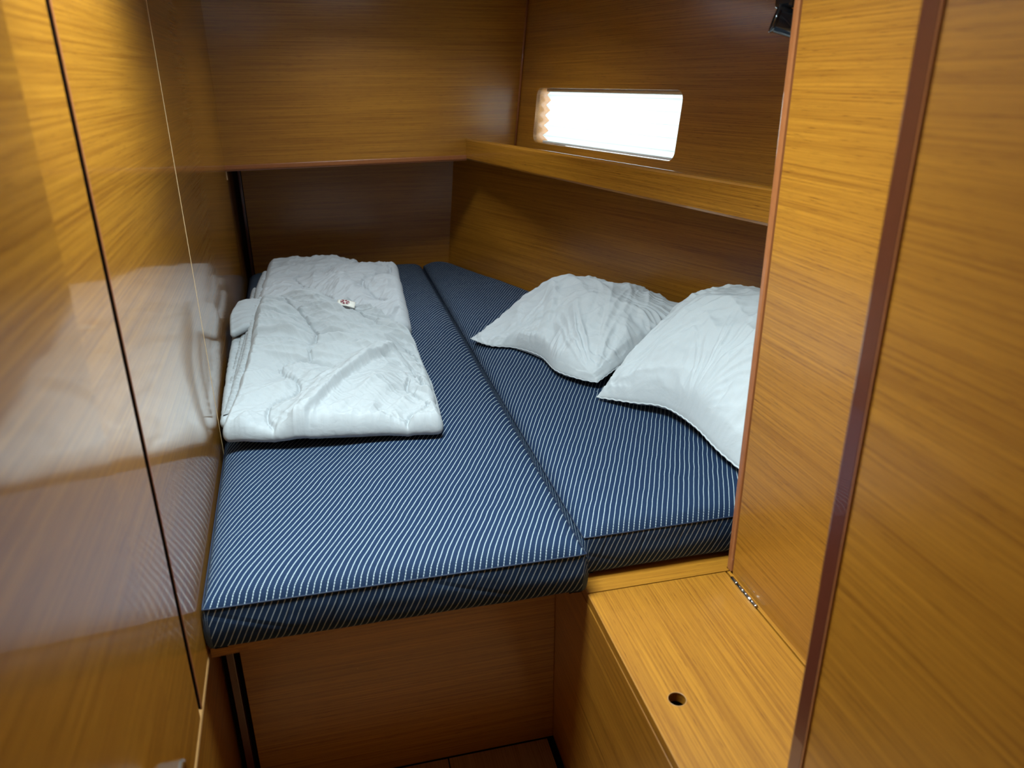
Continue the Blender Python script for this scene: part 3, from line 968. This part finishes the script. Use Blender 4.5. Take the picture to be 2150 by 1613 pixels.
def disp_front(x, y, U_, V_):
    h_ = quilt(x, y, Qf, 0.012, 0.0050, 0.020, 0.045)
    h_ += ridges(x, y, Rf)
    h_ += 0.012 * perlin(x * 6 + 2, y * 6, 24)
    m_ = np.clip((y - 2.0) / 0.15, 0, 1)
    h_ += m_ * (0.015 * wrinkle(x, y, R(-8), 0.35, 0.065, 25) + 0.008 * wrinkle(x, y, R(-14), 0.2, 0.032, 26))
    h_ += (1 - m_) * (0.006 * wrinkle(x, y, R(52), 0.3, 0.08, 27) + 0.003 * wrinkle(x, y, R(46), 0.2, 0.04, 28))
    # puckers along the right edge and the front edge
    er = np.exp(-((1 - U_) / 0.10) ** 2); ef = np.exp(-(V_ / 0.06) ** 2)
    h_ += er * 0.011 * wrinkle(x, y, R(-35), 0.16, 0.045, 29) + ef * 0.006 * wrinkle(x, y, R(60), 0.12, 0.05, 31)
    h_ += 0.0022 * wrinkle(x, y, R(15), 0.14, 0.024, 37) + 0.0016 * wrinkle(x, y, R(-50), 0.12, 0.02, 38)
    return h_


front_z = lambda U_, V_: 0.040 + 0.034 * V_
fold_body('top_fold', P3((-0.300, 1.838, 0.836), (-0.16, 1.808, 0.838), (-0.03, 1.798, 0.834), (0.10, 1.792, 0.828), (0.216, 1.778, 0.822)),
          P3((0.216, 1.778, 0.822), (0.214, 1.90, 0.832), (0.218, 2.05, 0.836), (0.214, 2.24, 0.855), (0.195, 2.375, 0.88)),
          P3((-0.238, 2.665, 0.957), (-0.118, 2.64, 0.950), (0.04, 2.56, 0.932), (0.125, 2.47, 0.915), (0.195, 2.375, 0.883)),
          P3((-0.300, 1.838, 0.836), (-0.276, 1.97, 0.866), (-0.250, 2.16, 0.905), (-0.244, 2.40, 0.935), (-0.238, 2.665, 0.955)),
          front_z, disp_front, M_duvet, dfr, 380, 420, 16, squash=0.75)
# layers below: their gathered edges show on the left and right of the top fold
lay = [(0.012, -0.316, 0.222, 0.815, 0.862, 0.034, 33), (0.020, -0.330, 0.205, 0.828, 0.893, 0.028, 41)]
for k, (dy, xl, xr, zf, zb_, th, sd) in enumerate(lay):
    fold_body('under_fold', P3((xl + 0.010, 1.90 + dy, zf), (-0.05, 1.825 + dy, zf), (xr, 1.80 + dy, zf - 0.006)),
              P3((xr, 1.80 + dy, zf - 0.006), (xr + 0.008, 2.1, zf + 0.004), (xr - 0.010, 2.36, (zf + zb_) / 2 - 0.01)),
              P3((xl, 2.50 - 0.05 * k, zb_), (-0.08, 2.48, zb_), (0.09, 2.42, zb_ - 0.01), (xr - 0.010, 2.36, (zf + zb_) / 2 - 0.01)),
              P3((xl + 0.010, 1.90 + dy, zf), (xl + 0.002, 2.2, (zf + zb_) / 2), (xl, 2.50 - 0.05 * k, zb_)),
              th, lambda x, y, U_, V_, sd=sd: 0.006 * perlin(x * 9, y * 9, sd) + (np.exp(-(U_ / 0.12) ** 2) + np.exp(-((1 - U_) / 0.1) ** 2)) * 0.009 * wrinkle(x, y, R(8), 0.12, 0.03, sd + 1),
              M_duvet, dfr, 110, 200, 12)


def hem(pts, width, parent, seed, gather=0.0045, lift=0.010, per=0.017):
    """gathered hem: a narrow band of cloth with a corded rim, puckered along its length"""
    P = catmull(pts, 30)
    L_ = np.r_[0, np.cumsum(np.linalg.norm(np.diff(P, axis=0), axis=1))]
    n_ = max(60, int(L_[-1] / 0.0022))
    t = np.linspace(0, L_[-1], n_)
    C_ = np.stack([np.interp(t, L_, P[:, k]) for k in range(3)], -1)
    T_ = np.gradient(C_, axis=0); T_ /= np.linalg.norm(T_, axis=1)[:, None]
    S_ = np.cross(T_, np.array((0, 0, 1.0))); S_ /= np.linalg.norm(S_, axis=1)[:, None]
    m_ = 15
    rows = []
    ph = 2 * np.pi * t / per + 2.2 * perlin(t * 22, t * 0 + seed, seed)
    for j in range(m_):
        a = j / (m_ - 1)
        ang = np.pi * a
        prof = math.sin(ang) ** 0.6
        off = (a - 0.5) * width * (1 + 0.10 * np.sin(ph * 0.5))
        zz = lift * prof * (1 + 0.25 * perlin(t * 30, t * 0 + 3 + seed, seed)) + gather * np.sin(ph + a * 1.3) * math.sin(ang)
        q = C_ + S_ * off[:, None]
        q[:, 2] += zz - (0.006 if j in (0, m_ - 1) else 0)
        rows.append(q)
    G = np.stack(rows, 1)
    return np_mesh('gathered_hem', G, grid_faces(n_, m_, flip=True), M_duvet, parent)


hem([(-0.262, 2.64, 0.948), (-0.272, 2.50, 0.936), (-0.276, 2.36, 0.915), (-0.282, 2.20, 0.892), (-0.296, 2.06, 0.866), (-0.312, 1.93, 0.832)], 0.026, dfr, 1)
hem([(-0.284, 2.52, 0.918), (-0.292, 2.36, 0.892), (-0.300, 2.20, 0.868), (-0.309, 2.06, 0.842), (-0.318, 1.95, 0.815)], 0.022, dfr, 5)
hem([(-0.306, 2.42, 0.890), (-0.312, 2.28, 0.868), (-0.318, 2.14, 0.845), (-0.322, 2.02, 0.822)], 0.020, dfr, 9)
hem([(-0.20, 2.668, 0.945), (-0.11, 2.645, 0.938), (-0.02, 2.608, 0.928), (0.05, 2.565, 0.918)], 0.014, dfr, 13, 0.003, 0.007, 0.013)

hem([(-0.292, 2.78, 0.862), (-0.300, 2.95, 0.866), (-0.304, 3.15, 0.868), (-0.296, 3.36, 0.870)], 0.034, db, 21, 0.005, 0.012, 0.022)
hem([(-0.322, 2.82, 0.836), (-0.330, 3.00, 0.838), (-0.333, 3.20, 0.840)], 0.030, db, 25, 0.005, 0.010, 0.022)

# ruffled tab of the lower layer turned up at the wall
fold_body('corner_tab', P3((-0.330, 2.40, 0.925), (-0.29, 2.42, 0.935), (-0.262, 2.44, 0.938)), P3((-0.262, 2.44, 0.938), (-0.258, 2.53, 0.95), (-0.255, 2.62, 0.955)),
          P3((-0.325, 2.60, 0.958), (-0.29, 2.62, 0.962), (-0.255, 2.62, 0.955)), P3((-0.330, 2.40, 0.925), (-0.336, 2.5, 0.95), (-0.325, 2.60, 0.958)),
          0.026, lambda x, y, U_, V_: 0.004 * wrinkle(x, y, R(5), 0.1, 0.03, 51) + 0.004 * perlin(x * 14, y * 14, 52), M_duvet, dfr, 50, 60, 10)
# sewn-in label with its round emblem
lb = [(-0.002, 2.545, 0.958), (0.056, 2.517, 0.951), (0.048, 2.470, 0.945), (-0.008, 2.495, 0.952)]
lv, lf = [], []
for i in range(9):
    for j in range(5):
        a, b = i / 8, j / 4
        p = (1 - a) * ((1 - b) * np.array(lb[3]) + b * np.array(lb[0])) + a * ((1 - b) * np.array(lb[2]) + b * np.array(lb[1]))
        p = p + np.array((0, 0, 0.004 * math.sin(math.pi * a) + 0.003 * math.sin(math.pi * b)))
        lv.append(p)
lf = grid_faces(9, 5)
lab = mesh_obj('label', lv, lf, M_tag, dfr, smooth=True)
tag(lab, 'cream sewn-in label with round wine-red flower emblem')
sm = lab.modifiers.new('cloth', 'SOLIDIFY'); sm.thickness = 0.0012
lc = (Vector(lb[0]) + Vector(lb[1]) + Vector(lb[2]) + Vector(lb[3])) / 4 + Vector((-0.004, 0, 0.0078))
lu = (Vector(lb[1]) - Vector(lb[0])).normalized(); lw = (Vector(lb[0]) - Vector(lb[3])).normalized()
ev, ef_ = [], []
for k in range(6):                       # six rounded petals around a clear centre
    a0 = R(60 * k + 12)
    ring = []
    for q in range(10):
        a = 2 * math.pi * q / 10
        rx, ry = 0.0052 * math.cos(a), 0.0036 * math.sin(a)
        ax_, ay_ = 0.0098 + rx, ry
        px, py = ax_ * math.cos(a0) - ay_ * math.sin(a0), ax_ * math.sin(a0) + ay_ * math.cos(a0)
        ring.append(len(ev)); ev.append(lc + lu * px + lw * (py * 1.1))
    ef_.append(ring)
for q in range(24):                      # thin outer ring
    a = 2 * math.pi * q / 24
    for rr_ in (0.0150, 0.0164):
        ev.append(lc + lu * (rr_ * math.cos(a)) + lw * (rr_ * 1.1 * math.sin(a)))
b0 = 60
for q in range(24):
    ef_.append((b0 + 2 * q, b0 + 2 * q + 1, b0 + 2 * ((q + 1) % 24) + 1, b0 + 2 * ((q + 1) % 24)))
mesh_obj('emblem', ev, ef_, M_red, lab)


# ------------------------------------------------------------------ pillows
def sstep(a, b, x):
    t = np.clip((x - a) / (b - a), 0, 1)
    return t * t * (3 - 2 * t)


def pillow(label, front, right, back, left, up, down, seed, rid=(), floor_z=0.781, mat=M_pillow, cord=None, fillmod=None, n_=230, fans=()):
    """two sheets sewn together along four seam curves (front/back left to right, left/right front to back)"""
    A, Cc = front[0], back[-1]
    root = empty('pillow', ((A[0] + Cc[0]) / 2, (A[1] + Cc[1]) / 2, floor_z))
    tag(root, label, 'pillow', 'white pillows on the striped mattress')
    mid, U_, V_ = coons(front, right, back, left, n_, n_)
    ed = np.minimum(np.minimum(U_, 1 - U_), np.minimum(V_, 1 - V_)) * 2
    pu, pv = 1 - np.abs(2 * U_ - 1) ** 2.3, 1 - np.abs(2 * V_ - 1) ** 2.3
    fill = np.clip(pu * pv, 0, 1) ** 0.62
    if fillmod: fill = fill * fillmod(U_, V_)
    x, y = mid[..., 0], mid[..., 1]
    m = 1 - np.exp(-(ed / 0.05))
    lu_, lv_ = U_ * 0.62, V_ * 0.45
    gath = np.zeros(U_.shape)
    for dist, al in ((U_, lv_), (1 - U_, lv_), (V_, lu_), (1 - V_, lu_)):
        wv = perlin(lu_ * 6, lv_ * 6, seed + 2)
        n1 = perlin(al * 20 + 1.6 * wv, dist * 2.2, seed + 11)
        n2 = perlin(al * 44 + 1.6 * wv, dist * 4, seed + 12)
        gath += ((1 - np.minimum(1, np.abs(n1) * 2.4)) + 0.45 * (1 - np.minimum(1, np.abs(n2) * 2.4)) - 0.6) * np.exp(-(dist / 0.20) ** 1.3) * np.clip(dist / 0.015, 0, 1)
    soft = 0.022 * perlin(lu_ * 5, lv_ * 5, seed) + 0.011 * (wrinkle(lu_, lv_, R(35), 0.4, 0.13, seed + 5) - 0.4) + 0.006 * (wrinkle(lu_, lv_, R(-40), 0.25, 0.07, seed + 6) - 0.4)
    # creases fanning out from pulled corners
    for (cu, cv, n_rays, amp, reach, sd) in fans:
        du_, dv_ = (U_ - cu) * 0.62, (V_ - cv) * 0.45
        rr_ = np.hypot(du_, dv_) + 1e-6
        an = np.arctan2(dv_, du_)
        ray = 1 - np.minimum(1, np.abs(perlin(an * n_rays, rr_ * 3, sd)) * 2.6)
        soft = soft + amp * (ray - 0.4) * np.exp(-(rr_ / reach) ** 2) * np.clip(rr_ / 0.05, 0, 1)
    h_ = up * fill + m * (0.0095 * gath + soft * np.clip(fill * 1.4, 0, 1))
    h_ += ridges(x, y, rid) * m
    top = mid.copy(); top[..., 2] += h_
    bot = mid.copy(); bot[..., 2] -= down * fill + m * 0.004 * gath
    # bulge of the stuffed sides over the seam
    cxy = mid[n_ // 2, n_ // 2, :2]
    outw = mid[..., :2] - cxy; outw /= np.linalg.norm(outw, axis=-1, keepdims=True) + 1e-9
    bul = 0.014 * np.exp(-((ed - 0.12) / 0.11) ** 2) * m
    top[..., :2] += outw * bul[..., None]
    bot[..., :2] += outw * (0.5 * bul)[..., None]
    bot[..., 2] = np.maximum(bot[..., 2], floor_z + 0.003 * np.clip(1 - ed * 6, 0, 1))
    top[..., 2] = np.maximum(top[..., 2], bot[..., 2] + 0.0004)
    F_ = grid_faces(n_, n_) + grid_faces(n_, n_, n_ * n_, flip=True)
    ob = np_mesh('pillowcase', np.concatenate([top.reshape(-1, 3), bot.reshape(-1, 3)]), F_, mat, root)
    bm_ = bmesh.new(); bm_.from_mesh(ob.data)
    bmesh.ops.remove_doubles(bm_, verts=bm_.verts[:], dist=0.0006)
    bm_.to_mesh(ob.data); bm_.free()
    ob.data.polygons.foreach_set('use_smooth', [True] * len(ob.data.polygons))
    idx = [(i, 0) for i in range(n_)] + [(n_ - 1, j) for j in range(1, n_)] + [(i, n_ - 1) for i in range(n_ - 2, -1, -1)] + [(0, j) for j in range(n_ - 2, 0, -1)]
    if cord:
        tube('seam_cord', [tuple(mid[i, j] + np.array((0, 0, max(0, floor_z + 0.003 - mid[i, j, 2]) + 0.0012 * math.sin(k * 0.7)))) for k, (i, j) in enumerate(idx) if k % 2 == 0], cord, mat, root, 6, closed=True)
    return root


pillow('white pillow with pointed corner nearest the duvets',
       P3((0.446, 2.530, 0.782), (0.500, 2.430, 0.786), (0.575, 2.375, 0.790), (0.632, 2.262, 0.794), (0.642, 2.120, 0.796), (0.685, 2.025, 0.800), (0.728, 1.975, 0.802)),
       P3((0.728, 1.975, 0.802), (0.86, 2.03, 0.850), (1.00, 2.08, 0.89), (1.14, 2.17, 0.93)),
       P3((0.80, 2.83, 0.84), (0.91, 2.66, 0.89), (1.03, 2.42, 0.92), (1.14, 2.17, 0.93)),
       P3((0.446, 2.530, 0.782), (0.56, 2.62, 0.81), (0.69, 2.73, 0.835), (0.80, 2.83, 0.84)),
       0.118, 0.06, 61, cord=0.0014,
       fillmod=lambda U_, V_: 1 - 0.62 * (1 - sstep(0.16, 0.40, U_)) * (1 - sstep(0.25, 0.75, V_)),
       rid=[(P3((0.63, 2.26), (0.69, 2.36), (0.74, 2.48), (0.75, 2.60)), 0.016, 0.022, 0.016), (P3((0.56, 2.44), (0.61, 2.50), (0.64, 2.60)), 0.008, 0.015, 0.02)],
       fans=((0.97, 0.03, 5, 0.016, 0.30, 91), (0.30, 0.05, 4, 0.010, 0.22, 92), (0.02, 0.02, 3, 0.006, 0.15, 93)))
pillow('white pillow with corded seam cut off by the partition',
       P3((0.704, 1.905, 0.786), (0.772, 1.815, 0.800), (0.838, 1.735, 0.812), (0.858, 1.600, 0.816), (0.862, 1.470, 0.806), (0.885, 1.345, 0.790)),
       P3((0.885, 1.345, 0.790), (1.05, 1.33, 0.84), (1.25, 1.34, 0.90), (1.42, 1.37, 0.93)),
       P3((1.19, 2.16, 0.96), (1.30, 1.90, 0.96), (1.37, 1.62, 0.95), (1.42, 1.37, 0.93)),
       P3((0.704, 1.905, 0.786), (0.83, 1.955, 0.875), (0.99, 2.04, 0.945), (1.19, 2.16, 0.96)),
       0.172, 0.06, 77, cord=0.0022,
       fans=((0.03, 0.03, 5, 0.014, 0.28, 95), (0.55, 0.0, 5, 0.010, 0.20, 96)))
